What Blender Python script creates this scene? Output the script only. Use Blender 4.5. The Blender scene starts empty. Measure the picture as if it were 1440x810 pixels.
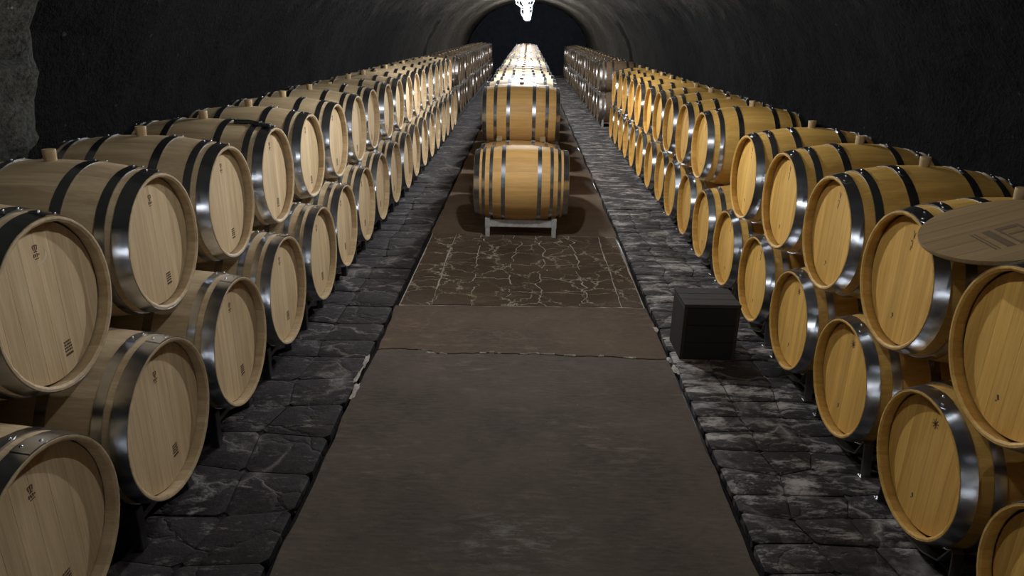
import bpy, bmesh, math, random
from mathutils import Vector, Matrix, noise
PI = math.pi
rnd = random.Random(7)
scene = bpy.context.scene
COL = scene.collection

# ------------------------------------------------------------------ camera
def make_camera():
    f, pitch, yaw, roll, h = 984.5, .3545, -.016, .017, 2.0
    cy, sy, cp, sp, cr, sr = math.cos(yaw), math.sin(yaw), math.cos(pitch), math.sin(pitch), math.cos(roll), math.sin(roll)
    fw = Vector((sy*cp, cy*cp, -sp)); r = Vector((cy, -sy, 0)); u = r.cross(fw)
    r2 = cr*r + sr*u; u2 = -sr*r + cr*u
    cd = bpy.data.cameras.new('camera'); cam = bpy.data.objects.new('camera', cd); COL.objects.link(cam)
    cam.matrix_world = Matrix(((r2.x, u2.x, -fw.x, 0), (r2.y, u2.y, -fw.y, 0), (r2.z, u2.z, -fw.z, h), (0, 0, 0, 1)))
    cd.sensor_width = 36; cd.lens = f/1440*36; cd.clip_start = .05; cd.clip_end = 200
    scene.camera = cam
make_camera()

# ------------------------------------------------------------------ world, exposure
w = bpy.data.worlds.new('cellar_air'); scene.world = w; w.use_nodes = True
w.node_tree.nodes['Background'].inputs[0].default_value = (.5, .55, .65, 1)
w.node_tree.nodes['Background'].inputs[1].default_value = 0.0
scene.view_settings.view_transform = 'Standard'; scene.view_settings.look = 'None'
scene.view_settings.gamma = 1; scene.view_settings.use_curve_mapping = False
scene.view_settings.exposure = 0.8
# bulbs: (x, y, z of the guard's bottom, emission strength)
LAMPS = [(-.03, 5.55, 2.15, 1000), (-.03, 10.15, 2.15, 1900), (-.03, 14.8, 2.15, 1700), (-.03, 19.4, 2.25, 1300),
         (-.03, 24.0, 2.32, 1300), (-.03, 28.6, 2.36, 1300)]
LAMPS_UNSEEN = [(-.03, 2.45, 2.62, 320), (-.03, -4.0, 2.2, 620)]  # out of view; the first added as fill for the near heads

# ------------------------------------------------------------------ helpers
def mesh_obj(name, me, mat=None, parent=None, loc=(0, 0, 0)):
    o = bpy.data.objects.new(name, me)
    COL.objects.link(o)
    if mat and not me.materials: me.materials.append(mat)
    if parent: o.parent = parent
    o.location = loc
    return o
def mk(name, verts, faces, smooth=None):
    me = bpy.data.meshes.new(name); me.from_pydata([tuple(v) for v in verts], [], faces); me.update()
    if smooth is not None:
        for p in me.polygons: p.use_smooth = True
        me.set_sharp_from_angle(angle=math.radians(smooth))
    return me
def bm_mesh(name, bm, smooth=None):
    me = bpy.data.meshes.new(name); bmesh.ops.recalc_face_normals(bm, faces=bm.faces); bm.to_mesh(me); bm.free()
    if smooth is not None:
        for p in me.polygons: p.use_smooth = True
        me.set_sharp_from_angle(angle=math.radians(smooth))
    return me
def add_box(bm, c, s, rot=None, bev=0):
    r = bmesh.ops.create_cube(bm, size=1)
    vs = r['verts']
    for v in vs:
        v.co = Vector((v.co.x*s[0], v.co.y*s[1], v.co.z*s[2]))
        if rot: v.co = rot @ v.co
        v.co += Vector(c)
    if bev:
        es = list({e for v in vs for e in v.link_edges})
        bmesh.ops.bevel(bm, geom=es, offset=bev, segments=1, affect='EDGES')
def add_tube(bm, pts, rad, seg=8, closed=False, caps=True):
    n = len(pts); rings = []
    pts = [Vector(p) for p in pts]
    up = Vector((0, 0, 1))
    for i, p in enumerate(pts):
        if closed: d = pts[(i+1) % n]-pts[i-1]
        else: d = pts[min(i+1, n-1)]-pts[max(i-1, 0)]
        d.normalize()
        a = d.cross(up)
        if a.length < .05: a = d.cross(Vector((1, 0, 0)))
        a.normalize(); b = a.cross(d)
        r_ = rad[i] if isinstance(rad, (list, tuple)) else rad
        rings.append([bm.verts.new(p+a*math.cos(2*PI*k/seg)*r_+b*math.sin(2*PI*k/seg)*r_) for k in range(seg)])
    m = n if closed else n-1
    for i in range(m):
        A, B = rings[i], rings[(i+1) % n]
        for k in range(seg):
            try: bm.faces.new((A[k], A[(k+1) % seg], B[(k+1) % seg], B[k]))
            except ValueError: pass
    if caps and not closed:
        bm.faces.new(rings[0][::-1]); bm.faces.new(rings[-1])
def add_lathe(bm, prof, c, seg=20):      # prof: (r, z), around Z
    rings = []
    for r, z in prof:
        rings.append([bm.verts.new((c[0]+r*math.cos(2*PI*k/seg), c[1]+r*math.sin(2*PI*k/seg), c[2]+z)) for k in range(seg)])
    for A, B in zip(rings, rings[1:]):
        for k in range(seg): bm.faces.new((A[k], A[(k+1) % seg], B[(k+1) % seg], B[k]))
    bm.faces.new(rings[0][::-1]); bm.faces.new(rings[-1])
def tag(o, label, cat, group=None):
    o['label'] = label; o['category'] = cat
    if group: o['group'] = group
    return o
def thing(name, label, cat, loc=(0, 0, 0), rz=0, group=None):
    o = bpy.data.objects.new(name, None); COL.objects.link(o); o.location = loc; o.rotation_euler = (0, 0, rz)
    o.empty_display_size = .1
    return tag(o, label, cat, group)
def struct(name, me, mat, parent=None):
    o = mesh_obj(name, me, mat, parent)
    if not parent: o['kind'] = 'structure'
    return o

# ------------------------------------------------------------------ materials
class NT:
    def __init__(s, name):
        s.m = bpy.data.materials.new(name); s.m.use_nodes = True; s.t = s.m.node_tree; s.n = s.t.nodes; s.l = s.t.links
        s.b = s.n['Principled BSDF']
    def add(s, typ, **kw):
        nd = s.n.new(typ)
        for k, v in kw.items():
            if hasattr(nd, k): setattr(nd, k, v)
        return nd
    def link(s, a, b): s.l.new(a, b)
    def coord(s, scale=(1, 1, 1), rand=True, kind='Object'):
        tc = s.add('ShaderNodeTexCoord'); mp = s.add('ShaderNodeMapping'); mp.inputs['Scale'].default_value = scale
        src = tc.outputs[kind]
        if rand:
            oi = s.add('ShaderNodeObjectInfo'); mu = s.add('ShaderNodeMath', operation='MULTIPLY'); mu.inputs[1].default_value = 37.0
            s.link(oi.outputs['Random'], mu.inputs[0])
            ad = s.add('ShaderNodeVectorMath', operation='ADD'); s.link(src, ad.inputs[0]); s.link(mu.outputs[0], ad.inputs[1]); src = ad.outputs[0]
        s.link(src, mp.inputs['Vector']); return mp.outputs[0]
    def noise(s, vec, scale=5, detail=4, rough=.55, dist=0):
        nd = s.add('ShaderNodeTexNoise'); nd.inputs['Scale'].default_value = scale; nd.inputs['Detail'].default_value = detail
        nd.inputs['Roughness'].default_value = rough; nd.inputs['Distortion'].default_value = dist
        s.link(vec, nd.inputs['Vector']); return nd.outputs['Fac']
    def ramp(s, fac, stops):
        r = s.add('ShaderNodeValToRGB'); e = r.color_ramp.elements
        while len(e) < len(stops): e.new(.5)
        for el, (p, c) in zip(e, stops):
            el.position = p; el.color = (c[0], c[1], c[2], 1) if isinstance(c, (tuple, list)) else (c, c, c, 1)
        s.link(fac, r.inputs[0]); return r.outputs[0]
    def mix(s, fac, a, b, mode='MIX'):
        m = s.add('ShaderNodeMix'); m.data_type = 'RGBA'; m.blend_type = mode
        for sock, v in ((m.inputs[0], fac), (m.inputs[6], a), (m.inputs[7], b)):
            if hasattr(v, 'links') or isinstance(v, bpy.types.NodeSocket): s.link(v, sock)
            elif isinstance(v, (int, float)): sock.default_value = v
            else: sock.default_value = (v[0], v[1], v[2], 1)
        return m.outputs[2]
    def math(s, op, a, b=None):
        m = s.add('ShaderNodeMath', operation=op)
        for sock, v in ((m.inputs[0], a), (m.inputs[1], b)):
            if v is None: continue
            if isinstance(v, bpy.types.NodeSocket): s.link(v, sock)
            else: sock.default_value = v
        return m.outputs[0]
    def bump(s, h, strength=.3, dist=.01):
        b = s.add('ShaderNodeBump'); b.inputs['Strength'].default_value = strength; b.inputs['Distance'].default_value = dist
        s.link(h, b.inputs['Height']); s.link(b.outputs[0], s.b.inputs['Normal'])
    def set(s, color=None, rough=None, metal=0, spec=None):
        for sock, v in (('Base Color', color), ('Roughness', rough)):
            if v is None: continue
            if isinstance(v, bpy.types.NodeSocket): s.link(v, s.b.inputs[sock])
            else: s.b.inputs[sock].default_value = (v[0], v[1], v[2], 1) if sock == 'Base Color' else v
        s.b.inputs['Metallic'].default_value = metal
        if spec is not None: s.b.inputs['Specular IOR Level'].default_value = spec
        return s.m

def wood(name, light, dark, axis, stain=None, rough=.6, staves=0):
    t = NT(name)
    sc = (1.2, 26, 26) if axis == 'x' else (26, 26, 1.2)
    v = t.coord(sc)
    n1 = t.noise(v, 1.4, 5, .6, .4); n2 = t.noise(t.coord((7, 150, 150) if axis == 'x' else (150, 150, 7)), 1, 3, .6)
    n3 = t.noise(t.coord((1, 4, 4) if axis == 'x' else (4, 4, 1)), 1.5, 3, .5)
    c = t.mix(t.ramp(n1, [(.3, 0.), (.72, 1.)]), dark, light)
    c = t.mix(t.ramp(n2, [(.35, .75), (.6, 1.)]), (dark[0]*.7, dark[1]*.65, dark[2]*.6), c)
    c = t.mix(.5, c, t.ramp(n3, [(.3, (.84, .83, .81)), (.7, (1, 1, 1))]), 'MULTIPLY')
    oi = t.add('ShaderNodeObjectInfo')
    if staves:      # tone changes from stave to stave on a body that is one mesh
        tc = t.add('ShaderNodeTexCoord'); sp = t.add('ShaderNodeSeparateXYZ'); t.link(tc.outputs['Object'], sp.inputs[0])
        a = t.math('ARCTAN2', sp.outputs[2], sp.outputs[1]); a = t.math('MULTIPLY', a, staves/(2*PI)); a = t.math('FLOOR', a)
        a = t.math('ADD', a, t.math('MULTIPLY', oi.outputs['Random'], 91.))
        wn = t.add('ShaderNodeTexWhiteNoise', noise_dimensions='1D'); t.link(a, wn.inputs['W']); rr = wn.outputs['Value']
    else: rr = oi.outputs['Random']
    c = t.mix(1., c, t.ramp(rr, [(0, (.86, .85, .83)), (1, (1.06, 1.06, 1.06))]), 'MULTIPLY')
    if stain:
        n4 = t.noise(t.coord((6, 6, 6)), 1.2, 3, .6); c = t.mix(t.ramp(n4, [(.56, 0.), (.72, .75)]), c, stain)
    t.bump(n2, .12, .002)
    return t.set(c, rough, 0, .25)

PALE = ((.60, .455, .275), (.44, .32, .18))
GOLD = ((.68, .415, .115), (.52, .29, .062))
AGED = ((.18, .122, .068), (.09, .058, .032))
MID = ((.62, .37, .13), (.48, .27, .085))
WOODS = {}
for key, (a, b) in (('pale', PALE), ('gold', GOLD), ('aged', AGED), ('mid', MID)):
    WOODS[key] = dict(stave=wood('oak_stave_'+key, a, b, 'x'), body=wood('oak_body_'+key, a, b, 'x', staves=28),
                      head=wood('oak_head_'+key, tuple(min(.85, x*1.22) for x in a), tuple(x*1.22 for x in b), 'z', rough=.6))
def steel(name, base, rough, n=.12):
    t = NT(name); v = t.coord((3, 9, 9)); f = t.noise(v, 2, 5, .65)
    c = t.ramp(f, [(.3, tuple(x*.72 for x in base)), (.7, base)])
    r = t.math('ADD', t.math('MULTIPLY', f, n), rough-n/2)
    t.bump(t.noise(t.coord((20, 20, 20)), 3, 2, .5), .04, .001)
    return t.set(c, r, 1)
M_HOOP = steel('galvanised_hoop_steel', (.58, .60, .63), .24)
M_RIVET = steel('rivet_steel', (.8, .8, .82), .25)
M_HOOP_AGED = steel('dull_hoop_steel', (.40, .38, .36), .36)
M_RACK_PALE = NT('zinc_rack_paint'); M_RACK_PALE = M_RACK_PALE.set(M_RACK_PALE.ramp(M_RACK_PALE.noise(M_RACK_PALE.coord((8, 8, 8)), 3, 4), [(.3, (.30, .29, .27)), (.7, (.44, .43, .41))]), .5, .2)
M_RACK_DARK = steel('dark_rack_steel', (.16, .16, .17), .45)
M_BUNG = wood('bung_wood', (.50, .36, .19), (.34, .23, .11), 'z')
M_BUNG_DARK = NT('bung_dark_silicone').set((.07, .035, .025), .5)
M_BRAND = NT('burnt_mark').set((.10, .055, .025), .8)
M_CHALK = NT('chalk_mark').set((.62, .50, .33), .9)
M_BLACK = NT('black_rubber').set((.012, .012, .012), .55)

def rock(name, cols, scale, bstr, specks=True, dist=.03):
    t = NT(name); v = t.coord((1, 1, 1), rand=False)
    a = t.noise(v, scale, 8, .62); b = t.noise(v, scale*6, 5, .65)
    c = t.ramp(a, [(.32, cols[0]), (.68, cols[1])])
    c = t.mix(t.ramp(b, [(.3, .0), (.75, .8)]), c, cols[2])
    if specks:
        s = t.noise(v, 9, 3, .7); c = t.mix(t.ramp(s, [(.70, 0.), (.76, .6)]), c, cols[3])
    h = t.math('ADD', a, t.math('MULTIPLY', b, .5))
    t.bump(h, bstr, dist)
    return t.set(c, 1.0, 0, .02)
Y_END = 34.1
def vault_mat():
    m = rock('mouldy_vault_stone', ((.0028, .0028, .0031), (.0085, .0083, .0083), (.014, .0137, .0132), (.09, .09, .085)), 5.0, 1.0, True, .06)
    # thinner mould and painted-in lamp light, paler towards the crown and far end
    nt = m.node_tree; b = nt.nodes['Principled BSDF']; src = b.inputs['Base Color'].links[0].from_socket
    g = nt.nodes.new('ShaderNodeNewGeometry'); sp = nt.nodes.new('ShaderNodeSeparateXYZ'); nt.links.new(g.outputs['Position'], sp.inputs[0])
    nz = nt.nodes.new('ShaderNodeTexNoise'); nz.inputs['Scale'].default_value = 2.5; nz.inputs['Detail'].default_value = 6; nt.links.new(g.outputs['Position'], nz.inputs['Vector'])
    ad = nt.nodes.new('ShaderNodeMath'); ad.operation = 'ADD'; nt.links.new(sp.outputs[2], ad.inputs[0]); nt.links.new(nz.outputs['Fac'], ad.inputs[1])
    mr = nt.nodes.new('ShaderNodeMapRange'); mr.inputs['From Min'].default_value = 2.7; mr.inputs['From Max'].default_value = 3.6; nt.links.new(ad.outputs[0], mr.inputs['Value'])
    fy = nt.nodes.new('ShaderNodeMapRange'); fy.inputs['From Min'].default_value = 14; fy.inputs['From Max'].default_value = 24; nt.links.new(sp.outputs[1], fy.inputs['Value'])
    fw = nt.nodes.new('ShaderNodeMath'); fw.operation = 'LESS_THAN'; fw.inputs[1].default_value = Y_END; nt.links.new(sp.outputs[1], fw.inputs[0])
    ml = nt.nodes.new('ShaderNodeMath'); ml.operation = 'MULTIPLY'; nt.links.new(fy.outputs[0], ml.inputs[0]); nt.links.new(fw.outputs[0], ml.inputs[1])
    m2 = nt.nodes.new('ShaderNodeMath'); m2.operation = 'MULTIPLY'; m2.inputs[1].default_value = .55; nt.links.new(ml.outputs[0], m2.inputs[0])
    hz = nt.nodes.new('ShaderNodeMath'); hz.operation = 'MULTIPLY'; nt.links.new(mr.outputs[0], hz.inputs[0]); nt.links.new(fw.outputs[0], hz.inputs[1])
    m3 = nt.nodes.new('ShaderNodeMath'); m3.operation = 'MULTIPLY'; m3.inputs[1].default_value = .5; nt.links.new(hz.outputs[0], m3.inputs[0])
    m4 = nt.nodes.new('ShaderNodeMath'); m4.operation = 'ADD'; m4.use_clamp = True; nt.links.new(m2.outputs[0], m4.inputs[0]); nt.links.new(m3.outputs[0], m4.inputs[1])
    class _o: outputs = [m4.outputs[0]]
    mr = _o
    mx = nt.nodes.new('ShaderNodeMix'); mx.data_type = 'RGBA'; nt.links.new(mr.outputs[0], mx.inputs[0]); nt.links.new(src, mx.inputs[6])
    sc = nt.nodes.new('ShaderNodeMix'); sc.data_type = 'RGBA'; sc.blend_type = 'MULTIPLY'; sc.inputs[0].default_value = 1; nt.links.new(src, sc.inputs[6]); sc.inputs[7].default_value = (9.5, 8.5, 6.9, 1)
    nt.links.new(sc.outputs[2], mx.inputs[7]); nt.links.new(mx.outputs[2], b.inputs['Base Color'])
    return m
M_WALL_OLD = rock('mouldy_vault_stone', ((.018, .018, .019), (.038, .037, .036), (.055, .053, .050), (.20, .19, .18)), 3.0, 1.0, True, .05)
M_VAULT = vault_mat()
M_END = rock('blue_black_end_wall', ((.010, .011, .014), (.020, .021, .027), (.032, .033, .040), (.09, .09, .1)), 4.0, .8)
M_PIER = rock('bare_rubble_stone', ((.006, .006, .0057), (.030, .029, .025), (.10, .097, .082), (.34, .32, .27)), 6.0, .9)

def slab_mat(name, c0, c1, vein, veinamt, rough=.78, worn=False):
    t = NT(name); v = t.coord((1, 1, 1), rand=False, kind='Object')
    a = t.noise(v, 1.3, 7, .6); b = t.noise(t.coord((14, 60, 14), rand=False), 1, 4, .6); d = t.noise(v, 60, 2, .7)
    c = t.ramp(a, [(.3, c0), (.7, c1)])
    c = t.mix(t.ramp(b, [(.35, .0), (.75, .35)]), c, tuple(x*1.5 for x in c1))
    c = t.mix(t.ramp(d, [(.68, 0.), (.78, .5)]), c, tuple(x*2.6 for x in c1))
    sm = t.add('ShaderNodeMapping'); sm.inputs['Scale'].default_value = (1, 3.2, 1); t.link(v, sm.inputs[0])
    sf = t.ramp(t.noise(sm.outputs[0], 4.5, 9, .72), [(.52, 0.), (.64, .5)])
    sf = t.math('MULTIPLY', sf, t.ramp(t.noise(v, .9, 3, .6), [(.45, 0.), (.62, 1.)]))
    c = t.mix(sf, c, tuple(x*2.3 for x in c1))
    if worn:
        ds = t.add('ShaderNodeVectorMath', operation='DISTANCE'); wm = t.add('ShaderNodeMapping'); wm.inputs['Scale'].default_value = (1, 1.6, 1); t.link(v, wm.inputs[0])
        t.link(wm.outputs[0], ds.inputs[0]); ds.inputs[1].default_value = (-.02, 2.38*1.6, 0)
        mk_ = t.ramp(ds.outputs['Value'], [(.1, 1.), (.42, 0.)])
        wp = t.ramp(t.noise(sm.outputs[0], 7, 8, .75), [(.48, 0.), (.62, .8)])
        c = t.mix(t.math('MULTIPLY', wp, mk_), c, (.23, .205, .18))
    if veinamt:
        wv = t.add('ShaderNodeVectorMath', operation='ADD')
        nz = t.add('ShaderNodeTexNoise'); nz.inputs['Scale'].default_value = 4.5; nz.inputs['Detail'].default_value = 10; nz.inputs['Roughness'].default_value = .68; t.link(v, nz.inputs['Vector'])
        sc = t.add('ShaderNodeVectorMath', operation='SCALE'); sc.inputs['Scale'].default_value = .35; t.link(nz.outputs['Color'], sc.inputs[0])
        t.link(v, wv.inputs[0]); t.link(sc.outputs[0], wv.inputs[1])
        vo = t.add('ShaderNodeTexVoronoi', feature='DISTANCE_TO_EDGE'); vo.inputs['Scale'].default_value = 3.4; t.link(wv.outputs[0], vo.inputs['Vector'])
        crack = t.ramp(vo.outputs['Distance'], [(0, 1.), (.03, 0.)])
        fade = t.ramp(t.noise(v, 2.1, 5, .7), [(.44, .15), (.56, 1.)])
        c = t.mix(t.math('MULTIPLY', t.math('MULTIPLY', crack, fade), veinamt), c, vein)
    t.bump(t.math('ADD', a, t.math('MULTIPLY', d, .2)), .5, .012)
    return t.set(c, t.ramp(a, [(.3, rough-.02), (.7, rough+.12)]), 0, .08)
M_SLAB = slab_mat('worn_concrete', (.052, .041, .033), (.118, .092, .071), (.3, .27, .23), 0, worn=True)
M_SLAB2 = slab_mat('brown_concrete', (.055, .037, .025), (.115, .082, .056), (.3, .27, .23), .12)
M_PAVER = slab_mat('stained_paver', (.038, .026, .018), (.090, .064, .042), (.47, .41, .31), .85)
M_SALT = rock('pale_lime_joint', ((.10, .085, .07), (.42, .38, .32), (.55, .51, .45), (.5, .5, .5)), 12, .6, False, .01)

def side_floor_mat(name, patch, vein_amt, seedoff):
    t = NT(name); tc = t.add('ShaderNodeTexCoord'); mp = t.add('ShaderNodeMapping'); mp.inputs['Location'].default_value = (seedoff, seedoff*.37, 0)
    t.link(tc.outputs['Object'], mp.inputs[0]); v = mp.outputs[0]
    a = t.noise(v, 2.2, 8, .65); b = t.noise(v, 20, 5, .7)
    c = t.ramp(a, [(.3, (.011, .009, .0092)), (.7, (.036, .029, .028))])
    c = t.mix(t.ramp(b, [(.4, 0.), (.8, .4)]), c, (.07, .061, .059))
    nz = t.add('ShaderNodeTexNoise'); nz.inputs['Scale'].default_value = 4; nz.inputs['Detail'].default_value = 7; t.link(v, nz.inputs['Vector'])
    sc = t.add('ShaderNodeVectorMath', operation='SCALE'); sc.inputs['Scale'].default_value = .45; t.link(nz.outputs['Color'], sc.inputs[0])
    wv = t.add('ShaderNodeVectorMath', operation='ADD'); t.link(v, wv.inputs[0]); t.link(sc.outputs[0], wv.inputs[1])
    st = t.add('ShaderNodeMapping'); st.inputs['Scale'].default_value = (2.1, 3.9, 1); t.link(wv.outputs[0], st.inputs[0])
    vo = t.add('ShaderNodeTexVoronoi', feature='DISTANCE_TO_EDGE'); vo.inputs['Scale'].default_value = 1.0; t.link(st.outputs[0], vo.inputs['Vector'])
    crack = t.ramp(vo.outputs['Distance'], [(0, 1.), (.025, .5), (.08, 0.)])
    fade = t.ramp(t.noise(v, 1.9, 4, .65), [(.46, 0.), (.62, 1.)])
    veins = t.math('MULTIPLY', t.math('MULTIPLY', crack, fade), vein_amt)
    # salt blooms with ragged edges, drawn out across the aisle
    s2 = t.add('ShaderNodeMapping'); s2.inputs['Scale'].default_value = (1.2, 3.0, 1); t.link(v, s2.inputs[0])
    bl = t.noise(s2.outputs[0], 2.0, 12, .74, .25)
    bloom = t.ramp(bl, [(patch, 0.), (patch+.035, .45), (patch+.10, 1.)])
    fine = t.ramp(t.noise(s2.outputs[0], 9, 10, .75), [(.54, 0.), (.62, .38)])
    bloom = t.math('MAXIMUM', bloom, t.math('MULTIPLY', fine, t.ramp(bl, [(patch-.14, 0.), (patch-.02, 1.)])))
    m = t.math('MAXIMUM', veins, bloom)
    c = t.mix(m, c, (.33, .30, .27))
    t.bump(t.math('ADD', a, t.math('MULTIPLY', crack, -.25)), .8, .03)
    return t.set(c, t.ramp(a, [(.3, .6), (.7, .9)]), 0, .14)
M_SIDE_L = side_floor_mat('dark_paving_left', .59, .55, 3.3)
M_SIDE_R = side_floor_mat('dark_paving_right', .515, .8, 11.7)
def bed_mat(name, thr, pale):
    t = NT(name); v = t.coord((1, 1, 1), rand=False)
    m = t.ramp(t.noise(v, 1.6, 6, .65), [(thr, 0.), (thr+.12, 1.)])
    c = t.mix(m, (.02, .018, .018), t.mix(t.noise(v, 30, 4, .6), (pale[0]*.6, pale[1]*.6, pale[2]*.6), pale))
    t.bump(t.noise(v, 40, 4, .6), .6, .01)
    return t.set(c, .9, 0, .2)
M_BED_L = bed_mat('lime_joint_left', .52, (.26, .245, .225)); M_BED_R = bed_mat('lime_joint_right', .50, (.34, .32, .29))
M_DIRT = rock('channel_grime', ((.008, .007, .007), (.02, .017, .015), (.03, .026, .024), (.1, .1, .1)), 6, .6, True)
M_CRATE = wood('dark_weathered_wood', (.042, .036, .030), (.020, .017, .014), 'x', rough=.8)
M_CRATE_SHADE = NT('shaded_front_board').set((.0035, .0035, .004), .8)  # box front: its shade painted in as a near-black board colour
M_HOSE = NT('wet_dark_hose').set((.03, .03, .032), .22)
M_LAMPCAP = NT('grey_lamp_cap').set((.10, .10, .10), .5)
M_WIRE = NT('guard_wire').set((.02, .02, .021), .6)
def emis(name, col, s):
    t = NT(name); t.b.inputs['Base Color'].default_value = (1, 1, 1, 1); t.b.inputs['Emission Color'].default_value = (*col, 1); t.b.inputs['Emission Strength'].default_value = s
    return t.m

# ------------------------------------------------------------------ setting: tunnel
Y0, Y1 = -10.0, 34.6
def section(th):        # th 0..1 from left floor over the crown to the right floor; straight walls then an elliptic vault
    HW, SP, CR = 2.78, 1.0, 3.14
    wall = .22
    if th < wall: return -HW, SP*th/wall
    if th > 1-wall: return HW, SP*(1-th)/wall
    a = PI*(1-(th-wall)/(1-2*wall))
    return HW*math.cos(a), SP+(CR-SP)*math.sin(a)
def tunnel(name, t0, t1, nt):
    ys = []; y = Y0
    while y < Y1: ys.append(y); y += .14 if y < 12 else .25
    ys.append(Y1)
    ys = [y for y in ys if abs(y-19.2) > .12 and abs(y-20.1) > .12]+[19.19, 19.21, 20.09, 20.11]
    ys.sort()
    vs, fs = [], []
    for y in ys:
        for i in range(nt+1):
            th = t0+(t1-t0)*i/nt
            x, z = section(th)
            n = Vector((-x/2.78**2, 0, -(z-1.0)/2.14**2 if z > 1 else 0)); n.normalize()
            d = .05*noise.fractal(Vector((x*1.1, y*1.1, z*1.1)), 1., 2., 5)+.03*noise.noise(Vector((x*5, y*5, z*5)))
            if 19.2 < y < 20.1 and z < 2.15: n2 = Vector((math.copysign(1, x), 0, 0)); p = Vector((x, y, z))+n2*(.75+2.78-abs(x))
            else: p = Vector((x, y, z))+n*d
            if y < 3.5 and x < -1.9 and z > .6: p += Vector((.10+.05*noise.noise(Vector((y*3, z*3, 1))), 0, 0))
            vs.append(p)
    m = nt+1
    for j in range(len(ys)-1):
        for i in range(nt): fs.append((j*m+i, j*m+i+1, (j+1)*m+i+1, (j+1)*m+i))
    return mk(name, vs, fs, 60)
struct('wall_left', tunnel('wall_left', 0, .30, 22), M_VAULT)
struct('ceiling', tunnel('ceiling', .30, .70, 34), M_VAULT)
struct('wall_right', tunnel('wall_right', .70, 1, 22), M_VAULT)
def endwall(name, y, depth):
    vs, fs = [], []; N = 34
    for i in range(N+1):
        for j in range(N+1):
            x = -3.2+6.4*i/N; z = -.1+3.6*j/N
            vs.append((x, y+depth*noise.fractal(Vector((x, z, y)), 1., 2., 4), z))
    for i in range(N):
        for j in range(N): a = i*(N+1)+j; fs.append((a, a+1, a+N+2, a+N+1))
    return mk(name, vs, fs, 60)
struct('wall_far', endwall('wall_far', Y1-.15, .10), M_END)
struct('wall_near', endwall('wall_near', Y0+.15, .10), M_VAULT)
# bare rubble showing on the left wall beside the camera
def pier():
    vs, fs = [], []; NY, NZ = 40, 60
    for i in range(NY+1):
        for j in range(NZ+1):
            z = .5+2.1*j/NZ
            yb = 3.66+.10*noise.noise(Vector((z*2.2, 0, 3)))-.45*max(0, z-1.75)
            y = 1.2+(yb-1.2)*i/NY
            th = z/1.0*.22 if z <= 1 else None
            xw = -2.78 if z <= 1 else -2.78*math.sqrt(max(0, 1-((z-1)/2.14)**2))
            e = min(1, (yb-y)/.10+.0)
            b = .16+.09*abs(noise.fractal(Vector((y*3, z*3, 0)), 1, 2, 5))+.05*noise.cell(Vector((y*3.2+.4*noise.noise(Vector((z*3, y, 0))), z*5, 2)))
            vs.append((xw+.02+b*math.sqrt(max(0, e)), y, z))
    for i in range(NY):
        for j in range(NZ): a = i*(NZ+1)+j; fs.append((a, a+NZ+1, a+NZ+2, a+1))
    return mk('rubble', vs, fs, 50)
struct('trim_1', pier(), M_PIER)

# ------------------------------------------------------------------ floor
fl = struct('floor', mk('floor', [(-3.6, Y0, -.07), (3.6, Y0, -.07), (3.6, Y1, -.07), (-3.6, Y1, -.07)], [(0, 1, 2, 3)]), M_DIRT)
def heightfield(name, x0, x1, y0, y1, nx, ny, fz, edge_lo=None, edge_hi=None, xe=None):
    """a slab with a top, and sides down to the bed"""
    vs, fs = [], []
    for j in range(ny+1):
        for i in range(nx+1):
            u, v = i/nx, j/ny
            x = x0+(x1-x0)*u
            a = y0+(edge_lo(x) if edge_lo else 0); b = y1+(edge_hi(x) if edge_hi else 0)
            y = a+(b-a)*v
            if xe and i == 0: x += xe(y, 0)
            if xe and i == nx: x += xe(y, 1)
            vs.append((x, y, fz(x, y)))
    m = nx+1
    for j in range(ny):
        for i in range(nx): a = j*m+i; fs.append((a, a+1, a+m+1, a+m))
    ring = [i for i in range(m)]+[j*m+nx for j in range(1, ny+1)]+[ny*m+i for i in range(nx-1, -1, -1)]+[j*m for j in range(ny-1, 0, -1)]
    n0 = len(vs)
    for k in ring: x, y, z = vs[k]; vs.append((x, y, -.08))
    L = len(ring)
    for k in range(L): fs.append((ring[k], n0+k, n0+(k+1) % L, ring[(k+1) % L]))
    me = mk(name, vs, fs); me.validate(); return me
def crackline(x): return .035*noise.noise(Vector((x*3.1, 0, 5)))+.014*noise.noise(Vector((x*17, 0, 9)))-.02*x*x+.03*(x < -.6)
def lip(y, s): return (.012*noise.noise(Vector((y*5, s*9, 0)))+.02*noise.noise(Vector((y*1.3, s*9, 4))))*(1 if s else -1)
def fz_c(x, y): return .004*noise.fractal(Vector((x*1.5, y*1.5, 0)), 1, 2, 4)
def fz_s(x, y): return .012*noise.fractal(Vector((x*3, y*3, 0)), 1, 2, 5)-.002
CX = .956
mesh_obj('concrete_slab', heightfield('concrete_slab', -CX, CX, Y0, 4.15, 60, 200, fz_c, None, crackline, lip), M_SLAB, fl)
mesh_obj('concrete_slab', heightfield('concrete_slab', -CX, CX, 4.165, 4.975, 60, 20, fz_c, crackline, lambda x: .01*noise.noise(Vector((x*9, 2, 0)))+.08*(x+.9)/1.8*.5, lip), M_SLAB2, fl)
mesh_obj('concrete_slab', heightfield('concrete_slab', -CX, CX, 6.99, Y1, 20, 300, fz_c, None, None, lip), M_SLAB2, fl)
ST0, ST1L, ST1R = 1.9, 9.5, 8.2      # stretch laid with single stones that can be picked apart
def fz_bed(x, y): return -.012+.003*noise.noise(Vector((x*9, y*9, 0)))
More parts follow.
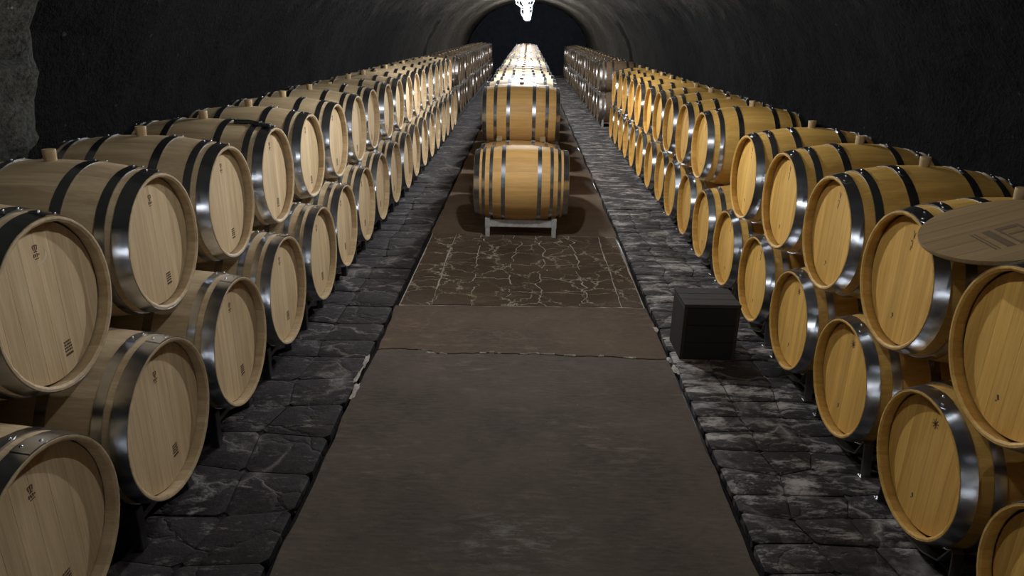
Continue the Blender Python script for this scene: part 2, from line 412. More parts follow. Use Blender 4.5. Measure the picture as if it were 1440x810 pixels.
for sgn, m, st1 in ((-1, M_SIDE_L, ST1L), (1, M_SIDE_R, ST1R)):
    xa, xb = (-2.9, -.988) if sgn < 0 else (.988, 2.9)
    le = (lambda y, s: lip(y, 1)*s) if sgn < 0 else (lambda y, s: lip(y, 0)*(1-s))
    mesh_obj('side_paving', heightfield('side_paving', xa, xb, Y0, ST0, 26, 150, fz_s, None, None, le), m, fl)
    mesh_obj('side_paving', heightfield('side_paving', xa, xb, st1, Y1, 26, 380, fz_s, None, None, le), m, fl)
    mesh_obj('stone_bed', heightfield('stone_bed', xa if sgn < 0 else 1.02, -1.02 if sgn < 0 else xb, ST0, st1, 30, 100, fz_bed), M_BED_L if sgn < 0 else M_BED_R, fl)
def lay_stones(sgn, nx, x_in, x_out, y0, y1, dy, gap, amp, mat, bw):
    ny = round((y1-y0)/dy)
    def cr(i, j):
        x = x_in+(x_out-x_in)*i/nx+(.5*(x_out-x_in)/nx*(j % 2) if bw and 0 < i < nx else 0)
        y = y0+(y1-y0)*j/ny
        k = amp if 0 < i < nx else .006
        return Vector((x+k*noise.noise(Vector((i*3.1, j*4.7, sgn*9)))*2, y+(amp*noise.noise(Vector((i*5.3, j*2.9, sgn*5+30)))*1.6 if 0 < j < ny else 0)))
    for i in range(nx):
        for j in range(ny):
            A, B, C_, D = cr(i, j), cr(i+1, j), cr(i+1, j+1), cr(i, j+1)
            ring = []
            for P, Q in ((A, B), (B, C_), (C_, D), (D, A)):
                ring.append(P+(Q-P)*.08); ring.append(P+(Q-P)*.5); ring.append(P+(Q-P)*.92)
            c = (A+B+C_+D)/4
            g = gap*rnd.uniform(.5, 1.6)
            ring = [p+(c-p).normalized()*(g+rnd.uniform(0, gap*.9)) for p in ring]
            if (ring[3]-ring[0]).cross(Vector((ring[6]-ring[0])) ) < 0: ring.reverse()
            zt = rnd.uniform(-.003, .004)
            L = len(ring)
            vs = [(p.x, p.y, -.04) for p in ring]+[(p.x, p.y, zt-.005) for p in ring]+[(p.x+(c.x-p.x)*.12, p.y+(c.y-p.y)*.12, zt) for p in ring]
            fs = [(a*L+k, a*L+(k+1) % L, (a+1)*L+(k+1) % L, (a+1)*L+k) for a in range(2) for k in range(L)]+[tuple(range(2*L, 3*L))]
            mesh_obj('paving_stone', mk('paving_stone', vs, fs, 30), mat, fl)
lay_stones(-1, 3, -.986, -2.0, ST0, ST1L, .30, .002, .07, M_SIDE_L, False)
lay_stones(1, 4, .986, 2.0, ST0, ST1R, .17, .002, .055, M_SIDE_R, False)
# lime lying in the crack and beds under the pavers
mesh_obj('lime_bed', heightfield('lime_bed', -CX+.01, CX-.01, 4.96, 7.0, 30, 30, lambda x, y: -.0045+.003*noise.noise(Vector((x*20, y*20, 0)))), M_SALT, fl)
def crack_fill():
    bm = bmesh.new()
    for k in range(60):
        x = -.75+1.6*rnd.random()
        if noise.noise(Vector((x*4, 7, 0))) < -.05: continue
        y = 4.157+crackline(x)+rnd.uniform(-.006, .006)
        s = rnd.uniform(.006, .022)
        add_box(bm, (x, y, -.002), (s*2.2, s*.5, .012), Matrix.Rotation(rnd.uniform(-.3, .3), 3, 'Z'))
    return bm_mesh('crack_lime', bm)
cf = mesh_obj('crack_lime', crack_fill(), M_SALT, fl); cf['kind'] = 'stuff'
# pavers with ragged shared edges
xs = [-.94, -.70, -.40, -.10, .17, .47, .77, .94]
ysr = [4.985, 5.30, 5.66, 6.05, 6.50, 6.985]
def corner(i, j):
    x, y = xs[i], ysr[j]
    straight = i in (0, 1, 6, 7)
    if 0 < i < 7: x += (.008 if straight else .045)*noise.noise(Vector((i*3.7, j*5.1, 0)))*2
    if 0 < j < 5: y += .05*noise.noise(Vector((i*2.9, j*7.3, 4)))*2
    if j == 0: y += .045*(xs[i]+.9)/1.8+.005
    return Vector((x, y))
def edge(a, b, key, amp):
    out = []
    n = 9
    d = (b-a); pn = Vector((-d.y, d.x)).normalized()
    for k in range(n):
        t = k/n; w_ = math.sin(PI*t)
        out.append(a+d*t+pn*amp*w_*(noise.noise(Vector((t*4+key*3.3, key, 1)))+.5*noise.noise(Vector((t*13, key*2.1, 6)))))
    return out
for i in range(7):
    for j in range(5):
        A, B, C_, D = corner(i, j), corner(i+1, j), corner(i+1, j+1), corner(i, j+1)
        kh = lambda ii, jj: ii*1.7+jj*11.3+.5
        kv = lambda ii, jj: ii*13.1+jj*2.3+50
        av = lambda ii: .008 if ii in (1, 6) else .09
        e1 = edge(A, B, kh(i, j), .05 if j else .006); e2 = edge(B, C_, kv(i+1, j), av(i+1) if i < 6 else 0)
        e3 = edge(D, C_, kh(i, j+1), .05 if j < 4 else .0); e3 = [C_]+e3[:0:-1]
        e4 = edge(A, D, kv(i, j), av(i) if i else 0); e4 = [D]+e4[:0:-1]
        ring = e1+e2+e3+e4
        c = sum(ring, Vector((0, 0)))/len(ring)
        g = rnd.choice((.003, .006, .009))
        ring = [p+(c-p).normalized()*g for p in ring]
        zt = rnd.uniform(-.0015, .004)
        vs = [(p.x, p.y, zt-.002) for p in ring]+[(p.x, p.y, -.06) for p in ring]+[(p.x+(c.x-p.x)*.04, p.y+(c.y-p.y)*.04, zt) for p in ring]
        L = len(ring)
        fs = [(k, (k+1) % L, L+(k+1) % L, L+k)[::-1] for k in range(L)]+[(2*L+k, 2*L+(k+1) % L, (k+1) % L, k)[::-1] for k in range(L)]+[tuple(range(2*L, 3*L))]
        mesh_obj('paver', mk('paver', vs, fs), M_PAVER, fl)
# pale mortar lumps left along the channel
for (x, y, sx, sy) in ((.975, 3.98, .022, .07), (.965, 4.13, .016, .05), (-.985, 4.0, .018, .10), (-.992, 3.8, .016, .14), (.96, 4.62, .02, .05), (-.965, 3.6, .02, .12)):
    bm = bmesh.new(); bmesh.ops.create_icosphere(bm, subdivisions=2, radius=1)
    for v in bm.verts:
        k = .75+.9*noise.noise(v.co*2.6+Vector((x*9, y*5, 0)))
        v.co = Vector((v.co.x*sx*k, v.co.y*sy*k, max(-.06, v.co.z*.006*k)))+Vector((x, y, .0))
    mesh_obj('mortar_lump', bm_mesh('mortar_lump', bm, 50), M_SALT, fl)
bm = bmesh.new()
pts = [(.955+.012*math.sin(y*2.1)+.01*noise.noise(Vector((y, 0, 0))), y, -.028+.012*noise.noise(Vector((y*1.5, 3, 0)))) for y in [2.6+.2*k for k in range(110)]]
add_tube(bm, pts, .016, 8)
tag(mesh_obj('floor_hose', bm_mesh('floor_hose', bm, 60), M_HOSE), 'thin black hose glinting in the floor channel right of the central barrels', 'hose')

# ------------------------------------------------------------------ barrel parts
class Kind:
    def __init__(s, L, R, RB, hoops, nst=28):
        s.L, s.R, s.RB, s.nst = L, R, RB, nst
        s.hoops = [(-L/2+a, -L/2+b) for a, b in hoops]+[(L/2-b, L/2-a) for a, b in hoops[::-1]]
        s.cache = {}
    def r(s, x):
        u = abs(2*x/s.L); return s.R-.004+(s.RB-s.R+.001)*(1-u**2.1)
HO_STD = [(.002, .056), (.105, .143), (.262, .304)]
HO_CLOSE = [(.002, .060), (.088, .124), (.255, .298)]
HO_EIGHT = [(.002, .056), (.080, .112), (.155, .188), (.272, .312)]
K_LU = Kind(.88, .300, .350, HO_CLOSE)
K_LL = Kind(.90, .330, .365, HO_EIGHT, 30)
K_LN = Kind(.90, .330, .365, [(.002, .060), (.088, .124), (.285, .325)], 30)
K_R = Kind(.88, .300, .365, HO_STD)
K_C8 = Kind(.94, .330, .390, HO_EIGHT, 30)
K_CU = Kind(.88, .300, .352, [(.002, .048), (.130, .168), (.275, .315)])
HEAD_IN = .046
def stave_mesh(K):
    w_ = 2*PI/K.nst; vs, fs = [], []
    S = 11; th = .017
    angs = [(-.5, -.0003), (-.47, 0), (0, 0), (.47, 0), (.5, -.0003)]
    for i in range(S):
        x = -K.L/2+K.L*i/(S-1)
        if i in (1, S-2): x = math.copysign(K.L/2-.006, x)
        rr = K.r(x)
        for a, d in angs: an = a*w_; vs.append((x, (rr+d)*math.sin(an), (rr+d)*math.cos(an)))
        # chamfered ends on the inside
        ti = th if 0 < i < S-1 else .007
        for a in (.5, -.5): an = a*w_; vs.append((x, (rr-ti)*math.sin(an), (rr-ti)*math.cos(an)))
    m = 7
    for i in range(S-1):
        for k in range(m): fs.append((i*m+k, i*m+(k+1) % m, (i+1)*m+(k+1) % m, (i+1)*m+k)[::-1])
    fs.append(tuple(range(m))); fs.append(tuple(range((S-1)*m, S*m))[::-1])
    return mk('stave', vs, fs, 35)
def body_mesh(K, N=36):
    prof = []
    S = 9
    for i in range(S): x = -K.L/2+K.L*i/(S-1); prof.append((x, K.r(x)))
    R_ = K.r(K.L/2)
    prof = [(-K.L/2+HEAD_IN+.02, R_-.017), (-K.L/2+.006, R_-.017), (-K.L/2, R_-.007)]+prof+[(K.L/2, R_-.007), (K.L/2-.006, R_-.017), (K.L/2-HEAD_IN-.02, R_-.017)]
    vs, fs = [], []
    for x, r in prof:
        for k in range(N): a = 2*PI*k/N; vs.append((x, r*math.sin(a), r*math.cos(a)))
    for i in range(len(prof)-1):
        for k in range(N): fs.append((i*N+k, i*N+(k+1) % N, (i+1)*N+(k+1) % N, (i+1)*N+k)[::-1])
    return mk('body', vs, fs, 40)
def hoop_mesh(K, x0, x1, N=48):
    vs, fs = [], []
    for k in range(N):
        a = 2*PI*k/N
        for x, d in ((x0, .0035), (x1, .0035), (x1, -.002), (x0, -.002)):
            r = K.r(x)+d; vs.append((x, r*math.sin(a), r*math.cos(a)))
    for k in range(N):
        b, c = k*4, ((k+1) % N)*4
        for q in range(4): fs.append((b+q, b+(q+1) % 4, c+(q+1) % 4, c+q))
    # overlapping end of the strip, rounded
    n0 = len(vs); T = 7; xm, hw = (x0+x1)/2, (x1-x0)/2
    for k in range(T+1):
        a = -.02+.30*k/T
        wdt = hw if k < T-1 else hw*(.8 if k == T-1 else .45)
        for x, d in ((xm-wdt, .0062), (xm+wdt, .0062), (xm+wdt, .003), (xm-wdt, .003)):
            r = K.r(x)+d; vs.append((x, r*math.sin(a), r*math.cos(a)))
    for k in range(T):
        b, c = n0+k*4, n0+(k+1)*4
        for q in range(4): fs.append((b+q, b+(q+1) % 4, c+(q+1) % 4, c+q))
    fs.append((n0, n0+3, n0+2, n0+1)); fs.append((n0+T*4, n0+T*4+1, n0+T*4+2, n0+T*4+3))
    me = mk('hoop', vs, fs, 30)
    return me
def rivet_mesh(K, x0, x1):
    out = []; xm, hw = (x0+x1)/2, (x1-x0)/2
    for dx, a in ((-.45*hw, .06), (.45*hw, .20)):
        bm = bmesh.new(); r = K.r(xm+dx)+.006
        bmesh.ops.create_icosphere(bm, subdivisions=1, radius=.0065, matrix=Matrix.Translation((xm+dx, r*math.sin(a), r*math.cos(a))))
        out.append(bm_mesh('rivet', bm, 80))
    return out
def head_board_meshes(K, n=8, end=1):
    R_ = K.r(K.L/2)-.0165; out = []; x = end*(K.L/2-HEAD_IN)
    for b in range(n):
        y0, y1 = -R_+2*R_*b/n+.0001, -R_+2*R_*(b+1)/n-.0001
        ring = []; M_ = 8
        for k in range(M_+1): y = y0+(y1-y0)*k/M_; ring.append((y, math.sqrt(max(1e-6, R_*R_-y*y))))
        ring += [(y, -z) for y, z in ring[::-1]]
        clean = []
        for p in ring:
            if not clean or (abs(p[0]-clean[-1][0])+abs(p[1]-clean[-1][1])) > .003: clean.append(p)
        ring = clean; L_ = len(ring); cy, cz = sum(p[0] for p in ring)/L_, 0
        f = .0006
        def ins(p):
            yy = min(max(p[0], y0+f), y1-f); return yy, p[1]*(1-f/max(.02, abs(p[1]))) if abs(p[1]) > .004 else p[1]
        vs = [(x, *ins(p)) for p in ring]+[(x-end*.0005, *p) for p in ring]+[(x-end*.022, *p) for p in ring]
        fs = [tuple(range(L_)), tuple(range(2*L_, 3*L_))[::-1]]
        for a in range(2):
            for k in range(L_): fs.append((a*L_+k, (a+1)*L_+k, (a+1)*L_+(k+1) % L_, a*L_+(k+1) % L_))
        bm = bmesh.new(); me = bpy.data.meshes.new('t'); me.from_pydata(vs, [], fs); bm.from_mesh(me); bpy.data.meshes.remove(me)
        out.append(bm_mesh('head_board', bm))
    return out
def head_mesh(K, end):
    R_ = K.r(K.L/2)-.0165; N = 28; x = end*(K.L/2-HEAD_IN)
    vs = [(x, R_*math.sin(2*PI*k/N), R_*math.cos(2*PI*k/N)) for k in range(N)]+[(x-end*.02, R_*math.sin(2*PI*k/N), R_*math.cos(2*PI*k/N)) for k in range(N)]
    fs = [tuple(range(N)), tuple(range(N, 2*N))[::-1]]+[(k, (k+1) % N, N+(k+1) % N, N+k) for k in range(N)]
    bm = bmesh.new(); me = bpy.data.meshes.new('t'); me.from_pydata(vs, [], fs); bm.from_mesh(me); bpy.data.meshes.remove(me)
    return bm_mesh('head', bm)
def bung_mesh(r=.027, h=.046):
    bm = bmesh.new(); add_lathe(bm, [(r*.86, -.02), (r*.97, h*.55), (r, h*.93), (r*.94, h)], (0, 0, 0), 18); return bm_mesh('bung', bm, 40)
BUNG = bung_mesh(); BUNG_LOW = bung_mesh(.026, .014)
def flat_marks(name, x, strokes, d=.0008):        # strokes: (y, z, w, h, angle)
    bm = bmesh.new()
    for (y, z, w_, h, an) in strokes: add_box(bm, (x, y, z), (d, w_, h), Matrix.Rotation(an, 3, 'X'))
    return bm_mesh(name, bm)
def emblem_strokes(kind):
    S = []
    if kind == 'crest':      # small shield-like burn, letters beneath
        S += [(0, .205, .018, .004, 0), (-.009, .197, .004, .016, .2), (.009, .197, .004, .016, -.2), (0, .184, .014, .004, 0), (0, .196, .004, .02, 0),
              (-.012, .172, .004, .012, 0), (-.004, .172, .004, .012, .3), (.005, .172, .004, .012, 0), (.013, .172, .006, .004, 0), (.0, .160, .02, .003, 0)]
    if kind == 'script':     # upright scrawl
        S += [(0, .205, .004, .03, .25), (.008, .20, .004, .03, -.25), (-.006, .175, .014, .004, .5), (.004, .165, .004, .022, .1), (.0, .150, .014, .004, -.4), (-.004, .14, .004, .014, 0)]
    if kind == 'star':
        for k in range(4): S.append((0, .185, .004, .042, k*PI/4+.2))
        S += [(0, .185, .014, .014, .3)]
    return S
def block_strokes():         # the cooper's block: short lines of letters over a heavy bar
    S = []; r2 = random.Random(3)
    for row in range(4):
        y = -.018
        while y < .018:
            w_ = r2.uniform(.003, .006); S.append((.055+y, -.165-row*.011, w_, .007, 0)); y += w_+.0022
    S.append((.055, -.2125, .040, .009, 0))
    return S
def near_meshes(K):
    c = K.cache
    if 'stave' not in c: c['stave'] = stave_mesh(K); c['boards'] = head_board_meshes(K, 8, 1)
    common(K)
def common(K):
    c = K.cache
    if 'hoops' not in c:
        c['hoops'] = [hoop_mesh(K, a, b) for a, b in K.hoops]; c['rivets'] = [rivet_mesh(K, a, b) for a, b in K.hoops]
        c['body'] = body_mesh(K); c['hf'] = head_mesh(K, 1); c['hb'] = head_mesh(K, -1)
def setmat(o, m):            # copies share meshes; the wood comes with the object
    o.material_slots[0].link = 'OBJECT'; o.material_slots[0].material = m
def part(name, me, m, par, loc, rx=0):
    if not me.materials: me.materials.append(m)
    o = bpy.data.objects.new(name, me); COL.objects.link(o); o.parent = par; o.location = loc
    if rx: o.rotation_euler = (rx, 0, 0)
    setmat(o, m); return o
def barrel(K, x, y, z, side, woodkey, label, group, near=False, bung='tall', mark=None, hoopm=None, yaw=0.):
    """side +1: front head looks to +x (left stack); -1: to -x (right stack). x is the front head plane."""
    hoopm = hoopm or M_HOOP
    W_ = WOODS[woodkey]
    rz = (0 if side > 0 else PI)+yaw+rnd.uniform(-.006, .006)
    t = thing('barrel', label, 'barrel', (x-side*K.L/2, y, z-K.RB), rz, group)
    c0 = (0, 0, K.RB)
    near_meshes(K) if near else common(K); C = K.cache
    if near:
        off = rnd.uniform(0, .2)
        for k in range(K.nst): part('stave', C['stave'], W_['stave'], t, c0, off+2*PI*k/K.nst)
        for me in C['boards']: part('head_board', me, W_['head'], t, c0)
        part('head', C['hb'], W_['head'], t, c0)
    else:
        part('body', C['body'], W_['body'], t, c0)
        part('head', C['hf'], W_['head'], t, c0); part('head', C['hb'], W_['head'], t, c0)
    n = len(C['hoops'])
    for i in range(n):
        a = rnd.uniform(-.12, .12)-(.15 if side > 0 else -.15)*0
        h = part('hoop', C['hoops'][i], hoopm, t, c0, a)
        if near:
            for rv in C['rivets'][i]: part('rivet', rv, M_RIVET, h, (0, 0, 0))
    if bung: part('bung', BUNG if bung == 'tall' else BUNG_LOW, M_BUNG if bung != 'dark' else M_BUNG_DARK, t, (0, 0, K.RB*2-.001), 0)
    if near and mark:
        xm = K.L/2-HEAD_IN+.0004
        for key, st in (('crest', emblem_strokes(mark)), ('block', block_strokes() if side > 0 else [(-.03, -.17, .010, .018, .4), (-.035, -.185, .006, .006, 0)])):
            ck = (key, mark)
            if ck not in C: C[ck] = flat_marks('burnt_mark', xm, st)
            part('burnt_mark', C[ck], M_BRAND, t, c0)
    return t

def chalk_curl(t, K):
    bm = bmesh.new(); x = K.L/2-HEAD_IN+.0006
    add_tube(bm, [(x, .005+.042*math.cos(a), .175+.036*math.sin(a)) for a in [-1.9+.22*k for k in range(11)]], [.002+.004*math.sin(PI*k/10) for k in range(11)], 5)
    for v in bm.verts: v.co.x = x+(v.co.x-x)*.15
    part('chalk_mark', bm_mesh('chalk_mark', bm), M_CHALK, t, (0, 0, K.RB))
ORD = ['first', 'second', 'third', 'fourth', 'fifth', 'sixth', 'seventh', 'eighth', 'ninth', 'tenth', 'eleventh', 'twelfth', 'thirteenth', 'fourteenth',
       'fifteenth', 'sixteenth', 'seventeenth', 'eighteenth', 'nineteenth', 'twentieth']+['twenty-'+s for s in ('first', 'second', 'third', 'fourth', 'fifth', 'sixth', 'seventh', 'eighth', 'ninth')]+['thirtieth', 'thirty-first', 'thirty-second', 'thirty-third', 'thirty-fourth', 'thirty-fifth', 'thirty-sixth', 'thirty-seventh', 'thirty-eighth', 'thirty-ninth', 'fortieth']
NB1 = 17
# left stack
jit = lambda a=.012: rnd.uniform(-a, a)
LU_LAB = {0: 'pale barrel cut by the left picture edge, pale chalk curl on its head',
          1: 'pale oak barrel with tall bung, nearest whole one of the left upper row',
          2: 'pale oak barrel with tall bung, second whole one of the left upper row',
          3: 'pale oak barrel with a black tool lying across its front hoops'}
for k in range(NB1+1):
    lab = LU_LAB.get(k, 'pale oak barrel, %s from the camera in the left upper row' % ORD[k])
    bg = 'tall' if k in (0, 1, 2, 3, 4, 5, 6, 8, 9, 11, 13) else 'low'
    tb = barrel(K_LU, -1.566+(jit() if k > 3 else 0), 2.178+.742*k, 1.10, 1, 'pale', lab, 'barrels of the left upper row', near=k < 10, bung=bg, mark='crest')
    if k == 0: chalk_curl(tb, K_LU)
for k in range(NB1+1):
    lab = {0: 'large-headed pale barrel in the bottom left corner on the floor row', 1: 'large-headed pale barrel, second from the camera on the left floor row'}.get(k, 'large-headed pale barrel, %s from the camera in the left floor row' % ORD[k])
    barrel(K_LN if k < 3 else K_LL, -1.412+(jit() if k > 3 else 0), 1.724+.742*k, .492, 1, 'pale', lab, 'barrels of the left floor row', near=k < 9, bung='low', mark='crest')
# right stack; the upper row misses one barrel (the sixth place)
for k in range(16):
    if k == 5: continue
    lab = {0: 'golden oak barrel cut by the right picture edge under the loose barrel lid', 1: 'golden oak barrel whose bung stands behind the loose barrel lid',
           4: 'golden oak barrel standing just before the gap in the right upper row', 6: 'golden oak barrel just past the gap in the right upper row, its whole side bare'}.get(k, 'golden oak barrel, %s from the camera in the right upper row' % ORD[k if k < 5 else k-1])
    barrel(K_R, 1.585+(jit() if k > 3 else 0), 2.117+.739*k, 1.017, -1, 'gold', lab, 'barrels of the right upper row', near=k < 10, bung='tall' if k not in (7, 10) else 'low', mark='star' if k == 0 else 'script')
for k in range(17):
    lab = {0: 'golden barrel in the bottom right corner, mostly outside the picture', 1: 'golden barrel with a star mark on the right floor row beside the corner barrel',
           3: 'golden barrel on the right floor row just nearer than the dark wooden box'}.get(k, 'golden oak barrel, %s from the camera in the right floor row' % ORD[k])
    barrel(K_R, 1.590+(jit() if k > 3 else 0), 1.693+.739*k, .385, -1, 'gold', lab, 'barrels of the right floor row', near=k < 9, bung='low', mark='star' if k < 4 else 'script')
# the second blocks, beyond the gaps: older, browner wood
for side, sx, K, zu, zl, nm in ((1, -1.54, K_LU, 1.08, .46, 'left'), (-1, 1.585, K_R, 1.017, .385, 'right')):
    for k in range(23):
        y = 15.95+.74*k
        barrel(K, sx+jit(.02), y, zl, side, 'aged', 'aged brown barrel, %s past the gap in the %s floor row' % (ORD[k], nm), 'aged barrels of the far %s floor row' % nm, hoopm=M_HOOP_AGED, bung=None)
        if k < 22: barrel(K, sx+jit(.02), y+.37, zu, side, 'aged', 'aged brown barrel, %s past the gap in the %s upper row' % (ORD[k], nm), 'aged barrels of the far %s upper row' % nm, hoopm=M_HOOP_AGED, bung='low')
# centre stack
barrel(K_C8, -.035+.47, 7.12, .515, 1, 'mid', 'large eight-hooped barrel on the pale rack fronting the central stack', 'barrels of the central floor row', near=True, bung=None)
for k in range(33):
    barrel(K_CU, -.06+.44+jit(), 7.97+.76*k, .472, 1, 'mid', 'central floor-row barrel, %s behind the eight-hooped one' % ORD[k], 'barrels of the central floor row', near=False, bung=None, hoopm=M_HOOP)
for k in range(32):
    lab = 'six-hooped tan barrel at the front of the central stack, side to the camera' if k == 0 else 'pale lamp-lit barrel, %s of the central upper row from the front' % ORD[k]
    barrel(K_CU, -.06+.44+(jit() if k else 0), 8.35+.76*k, 1.065, 1, 'mid' if k == 0 else 'pale', lab, 'barrels of the central upper row', near=k < 2, bung='dark')

# ------------------------------------------------------------------ racks
def beam_rack_meshes():
    P = {}
    bm = bmesh.new(); add_box(bm, (0, 0, 0), (.68, .03, .072), bev=.003); P['beam'] = bm_mesh('beam', bm)
    bm = bmesh.new(); add_box(bm, (0, 0, 0), (.045, .045, .115), bev=.004); P['leg'] = bm_mesh('leg', bm)
    bm = bmesh.new(); add_box(bm, (0, 0, 0), (.052, .05, .10), bev=.004); P['socket'] = bm_mesh('end_bracket', bm)
    bm = bmesh.new(); add_box(bm, (0, 0, 0), (.03, .36, .03), bev=.003); P['rail'] = bm_mesh('side_rail', bm)
    return P
BR = beam_rack_meshes()
def beam_rack(x, y, lab, group, m):
    t = thing('barrel_rack', lab, 'rack', (x, y, 0), 0, group)
    for sy in (-.2, .2):
        part('beam', BR['beam'], m, t, (0, sy, .142))
        for sx in (-.338, .338):
            part('leg', BR['leg'], m, t, (sx, sy, .0575)); part('end_bracket', BR['socket'], m, t, (sx, sy, .150))
    for sx in (-.338, .338): part('side_rail', BR['rail'], m, t, (sx, 0, .13))
    return t
beam_rack(-.033, 7.12, 'pale zinc rack with two legs under the front barrel of the central stack', None, M_RACK_PALE)
for k in range(0, 33):
    beam_rack(-.06, 7.97+.76*k, 'pale zinc rack under the %s central barrel behind the front rack' % ORD[k], 'racks under the central stack', M_RACK_PALE)
for k in range(NB1+1):
    beam_rack(-1.412-.45, 1.724+.742*k, 'dark steel rack shadowed under the %s barrel of the left floor row' % ORD[k], 'dark racks under the left floor row', M_RACK_DARK)
for k in range(23):
    beam_rack(-1.50-.44, 15.95+.74*k, 'dark steel rack shadowed under the %s aged barrel of the far left row' % ORD[k], 'dark racks under the far left floor row', M_RACK_DARK)
def strip(pts, x, w_, th):       # bent plate following (y, z) points
    bm = bmesh.new(); rows = []
    for i, (y, z) in enumerate(pts):
        a = Vector(pts[min(i+1, len(pts)-1)])-Vector(pts[max(i-1, 0)]); a.normalize(); n = Vector((-a.y, a.x))*th/2
        rows.append([bm.verts.new((x+sx*w_/2, y+s*n.x, z+s*n.y)) for sx, s in ((-1, 1), (1, 1), (1, -1), (-1, -1))])
    for A, B in zip(rows, rows[1:]):
        for q in range(4): bm.faces.new((A[q], A[(q+1) % 4], B[(q+1) % 4], B[q]))
    bm.faces.new(rows[0]); bm.faces.new(rows[-1][::-1])
    return bm_mesh('bent_plate', bm)
CR_PL = {(s): strip([(s*.285, .002), (s*.262, .165), (s*.245, .172), (s*.19, .072), (s*.10, .034), (0, .016)], 0, .045, .007) for s in (-1, 1)}
bmf = bmesh.new(); add_box(bmf, (0, 0, .005), (.06, .035, .01), bev=.002); CR_FT = bm_mesh('foot', bmf)
bmr = bmesh.new(); add_box(bmr, (0, 0, 0), (.62, .025, .02)); CR_RL = bm_mesh('cross_rail', bmr)
def cradle(x, y, lab, group):
    t = thing('steel_cradle', lab, 'rack', (x, y, 0), 0, group)
    for dx in (-.36, .30):
        for s in (-1, 1): part('bent_plate', CR_PL[s], M_HOOP_AGED, t, (dx, 0, 0)); part('foot', CR_FT, M_RIVET, t, (dx, s*.285, 0))
    for s in (-1, 1): part('cross_rail', CR_RL, M_HOOP_AGED, t, (-.03, s*.268, .10))
for k in range(17):
    lab = {1: 'bent steel cradle whose foot shows under the star-marked right floor barrel', 2: 'bent steel cradle under the third right floor barrel'}.get(k, 'bent steel cradle under the %s barrel of the right floor row' % ORD[k])
    cradle(2.03, 1.693+.739*k, lab, 'steel cradles under the right floor row')
for k in range(23): cradle(2.03, 15.95+.74*k, 'bent steel cradle under the %s aged barrel of the far right row' % ORD[k], 'steel cradles under the far right row')
# wedges between the two front central layers
for x, lab in ((-.30, 'small wooden wedge under the left end of the front upper central barrel'), (.19, 'small wooden wedge under the right end of the front upper central barrel')):
    bm = bmesh.new()
    vs = [bm.verts.new(p) for p in ((-.03, -.06, 0), (.03, -.06, 0), (.03, .05, .0), (-.03, .05, .0), (-.03, .05, .045), (.03, .05, .045))]
    for f in ((0, 1, 2, 3), (3, 2, 5, 4), (0, 4, 5, 1), (0, 3, 4), (1, 5, 2)): bm.faces.new([vs[i] for i in f])
    o = mesh_obj('wooden_wedge', bm_mesh('wooden_wedge', bm), M_BUNG, None, (x, 8.02, .812)); tag(o, lab, 'wedge')

# ------------------------------------------------------------------ lamps
EM = {}
def lamp(x, y, zb, strength, label, ceil_z=3.08):
    t = thing('cage_lamp', label, 'lamp', (x, y, zb), rnd.uniform(0, .5), 'caged bulbs hanging along the vault')
    if strength not in EM: EM[strength] = emis('bulb_glow_%d' % len(EM), (.93, .96, 1.0), strength*1.65)
    bm = bmesh.new(); add_lathe(bm, [(.005, .018), (.016, .023), (.024, .040), (.027, .07), (.025, .10), (.020, .125), (.015, .145)], (0, 0, 0), 16)
    mesh_obj('bulb', bm_mesh('bulb', bm, 60), EM[strength], t)
    bm = bmesh.new(); add_lathe(bm, [(.018, .14), (.020, .15), (.045, .155), (.048, .20), (.03, .225), (.012, .235)], (0, 0, 0), 18)
    mesh_obj('socket', bm_mesh('socket', bm, 40), M_LAMPCAP, t)
    bm = bmesh.new()
    for k in range(6):
        a = 2*PI*k/6
        prof = [(.045, .165), (.068, .15), (.075, .11), (.074, .06), (.062, .022), (.035, .004), (.0, .0)]
        add_tube(bm, [(r*math.cos(a), r*math.sin(a), z) for r, z in prof], .0014, 5)
    for r, z in ((.0755, .10), (.070, .045), (.050, .163)):
        add_tube(bm, [(r*math.cos(2*PI*k/20), r*math.sin(2*PI*k/20), z) for k in range(20)], .0014, 5, closed=True)
    mesh_obj('wire_guard', bm_mesh('wire_guard', bm, 60), M_WIRE, t)
    bm = bmesh.new(); add_tube(bm, [(0, 0, .23), (0, 0, ceil_z-zb)], .006, 6)
    mesh_obj('cord', bm_mesh('cord', bm, 60), M_BLACK, t)
    bm = bmesh.new(); add_lathe(bm, [(.05, ceil_z-zb-.05), (.055, ceil_z-zb+.03)], (0, 0, 0), 14)
    mesh_obj('ceiling_rose', bm_mesh('ceiling_rose', bm, 40), M_LAMPCAP, t)
for i, a in enumerate(LAMPS):
    lamp(*a, ['bare bulb in a wire guard, nearest of the lamps hanging over the aisle', 'bare bulb in a wire guard just past the front of the central stack'][i] if i < 2 else 'bare bulb in a wire guard, %s lamp from the camera along the vault' % ORD[i])
for i, a in enumerate(LAMPS_UNSEEN): lamp(*a, 'bare bulb in a wire guard out of view, %s of the unseen lamps' % ORD[i])

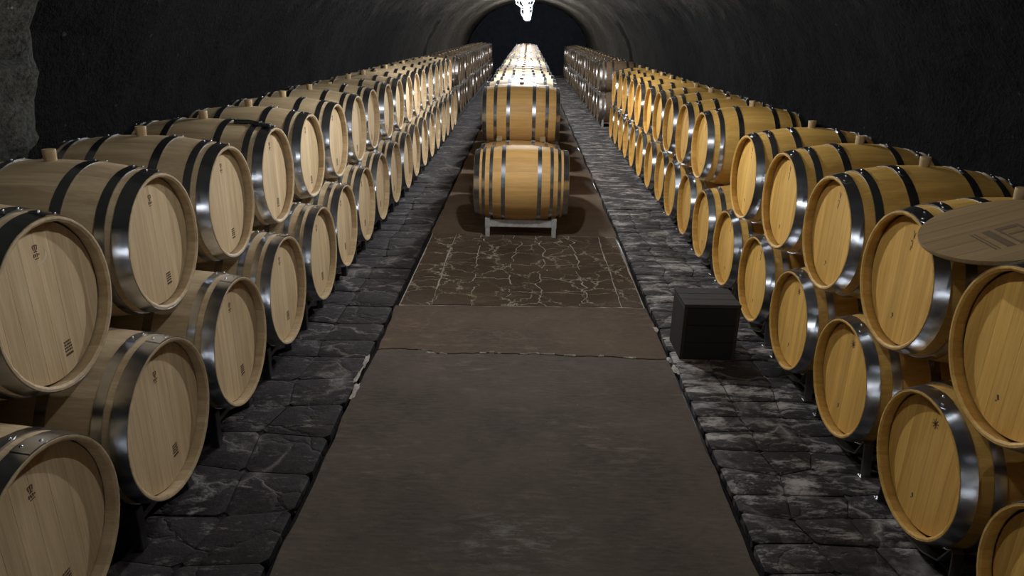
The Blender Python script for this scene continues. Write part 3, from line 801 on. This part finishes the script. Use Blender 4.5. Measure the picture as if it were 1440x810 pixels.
# ------------------------------------------------------------------ loose things
# dark wooden box on the right
def crate():
    t = thing('wooden_box', 'dark weathered wooden box on the floor beside the right barrels', 'box', (1.205, 4.29, 0), .02)
    W_, D_, H_ = .36, .31, .385
    for i in range(3):
        bm = bmesh.new(); add_box(bm, (0, -D_/2+D_*(i+.5)/3, H_-.011), (W_, D_/3-.003, .022), bev=.002); mesh_obj('lid_plank', bm_mesh('lid_plank', bm), M_CRATE, t)
    for s in (-1, 1):
        for i in range(3):
            h = (H_-.024)/3
            bm = bmesh.new(); add_box(bm, (0, s*(D_/2-.011), h*(i+.5)), (W_-.046, .020, h-.004), bev=.002); mesh_obj('side_plank', bm_mesh('side_plank', bm), M_CRATE_SHADE if s < 0 else M_CRATE, t)
        bm = bmesh.new(); add_box(bm, (s*(W_/2-.012), 0, (H_-.024)/2), (.022, D_-.004, H_-.026), bev=.002); mesh_obj('end_board', bm_mesh('end_board', bm), M_CRATE, t)
crate()
# loose barrel head lying on the right stack
M_LID = wood('lid_wood', (.34, .235, .115), (.25, .165, .075), 'x')
def lid():
    R_ = LID_R; n = 7; th = .018
    t = thing('wooden_disc', 'loose round wooden lid with dark lettering lying across the two nearest right upper barrels', 'disc', LID_C)
    t.rotation_euler = LID_ROT
    for b in range(n):
        y0, y1 = -R_+2*R_*b/n+.0005, -R_+2*R_*(b+1)/n-.0005
        ring = [(y0+(y1-y0)*k/8) for k in range(9)]
        ring = [(math.sqrt(max(1e-6, R_*R_-y*y)), y) for y in ring]; ring += [(-x, y) for x, y in ring[::-1]]
        L_ = len(ring)
        cx_ = 0; cy_ = (y0+y1)/2
        vs = [(x*.996, y, th) for x, y in ring]+[(x, y, th*.8) for x, y in ring]+[(x, y, th*.3) for x, y in ring]+[(x*.985, y, 0) for x, y in ring]
        fs = [tuple(range(L_)), tuple(range(3*L_, 4*L_))[::-1]]
        for a in range(3):
            for k in range(L_): fs.append((a*L_+k, (a+1)*L_+k, (a+1)*L_+(k+1) % L_, a*L_+(k+1) % L_))
        me = bpy.data.meshes.new('t'); me.from_pydata(vs, [], fs); bm = bmesh.new(); bm.from_mesh(me); bmesh.ops.remove_doubles(bm, verts=bm.verts, dist=1e-5)
        mesh_obj('lid_board', bm_mesh('lid_board', bm), M_LID, t)
    bm = bmesh.new()
    z = th+.0006
    for (x, y, w_, h) in LID_TXT: add_box(bm, (x+.0, y+.02, z), (w_, h, .001))
    o = mesh_obj('burnt_lettering', bm_mesh('burnt_lettering', bm), M_LETTER, t)
M_LETTER = NT('lid_letter_stain').set((.12, .075, .036), .85)
LID_R, LID_C, LID_ROT = .27, (1.74, 2.49, 1.334), (0.05, -.30, 0)
LID_TXT = [(-.108, -.085, .006, .15), (-.096, -.085, .005, .15), (-.069, -.085, .006, .15), (-.046, -.085, .006, .15), (-.0575, -.085, .016, .15), (-.022, -.085, .008, .15), (.012, -.02, .06, .022), (.012, -.075, .05, .012), (.012, -.15, .06, .016), (.05, -.085, .008, .15)]
lid()
# black tool lying on the fourth left barrel
t = thing('hoop_tool', 'black handled tool lying over the front hoops of a left upper barrel', 'tool', (-1.66, 4.37, 1.425))
bm = bmesh.new(); add_tube(bm, [(-.13, -.02, .010), (-.105, -.02, .012), (-.05, -.005, .012), (.0, .0, .004)], [.017, .015, .013, .012], 10); mesh_obj('handle', bm_mesh('handle', bm, 50), M_BLACK, t)
bm = bmesh.new(); add_box(bm, (.035, .0, -.003), (.10, .05, .016), Matrix.Rotation(.12, 3, 'Y'), bev=.004); add_box(bm, (.0, .015, .0), (.035, .06, .026), bev=.004); mesh_obj('jaw', bm_mesh('jaw', bm), M_BLACK, t)
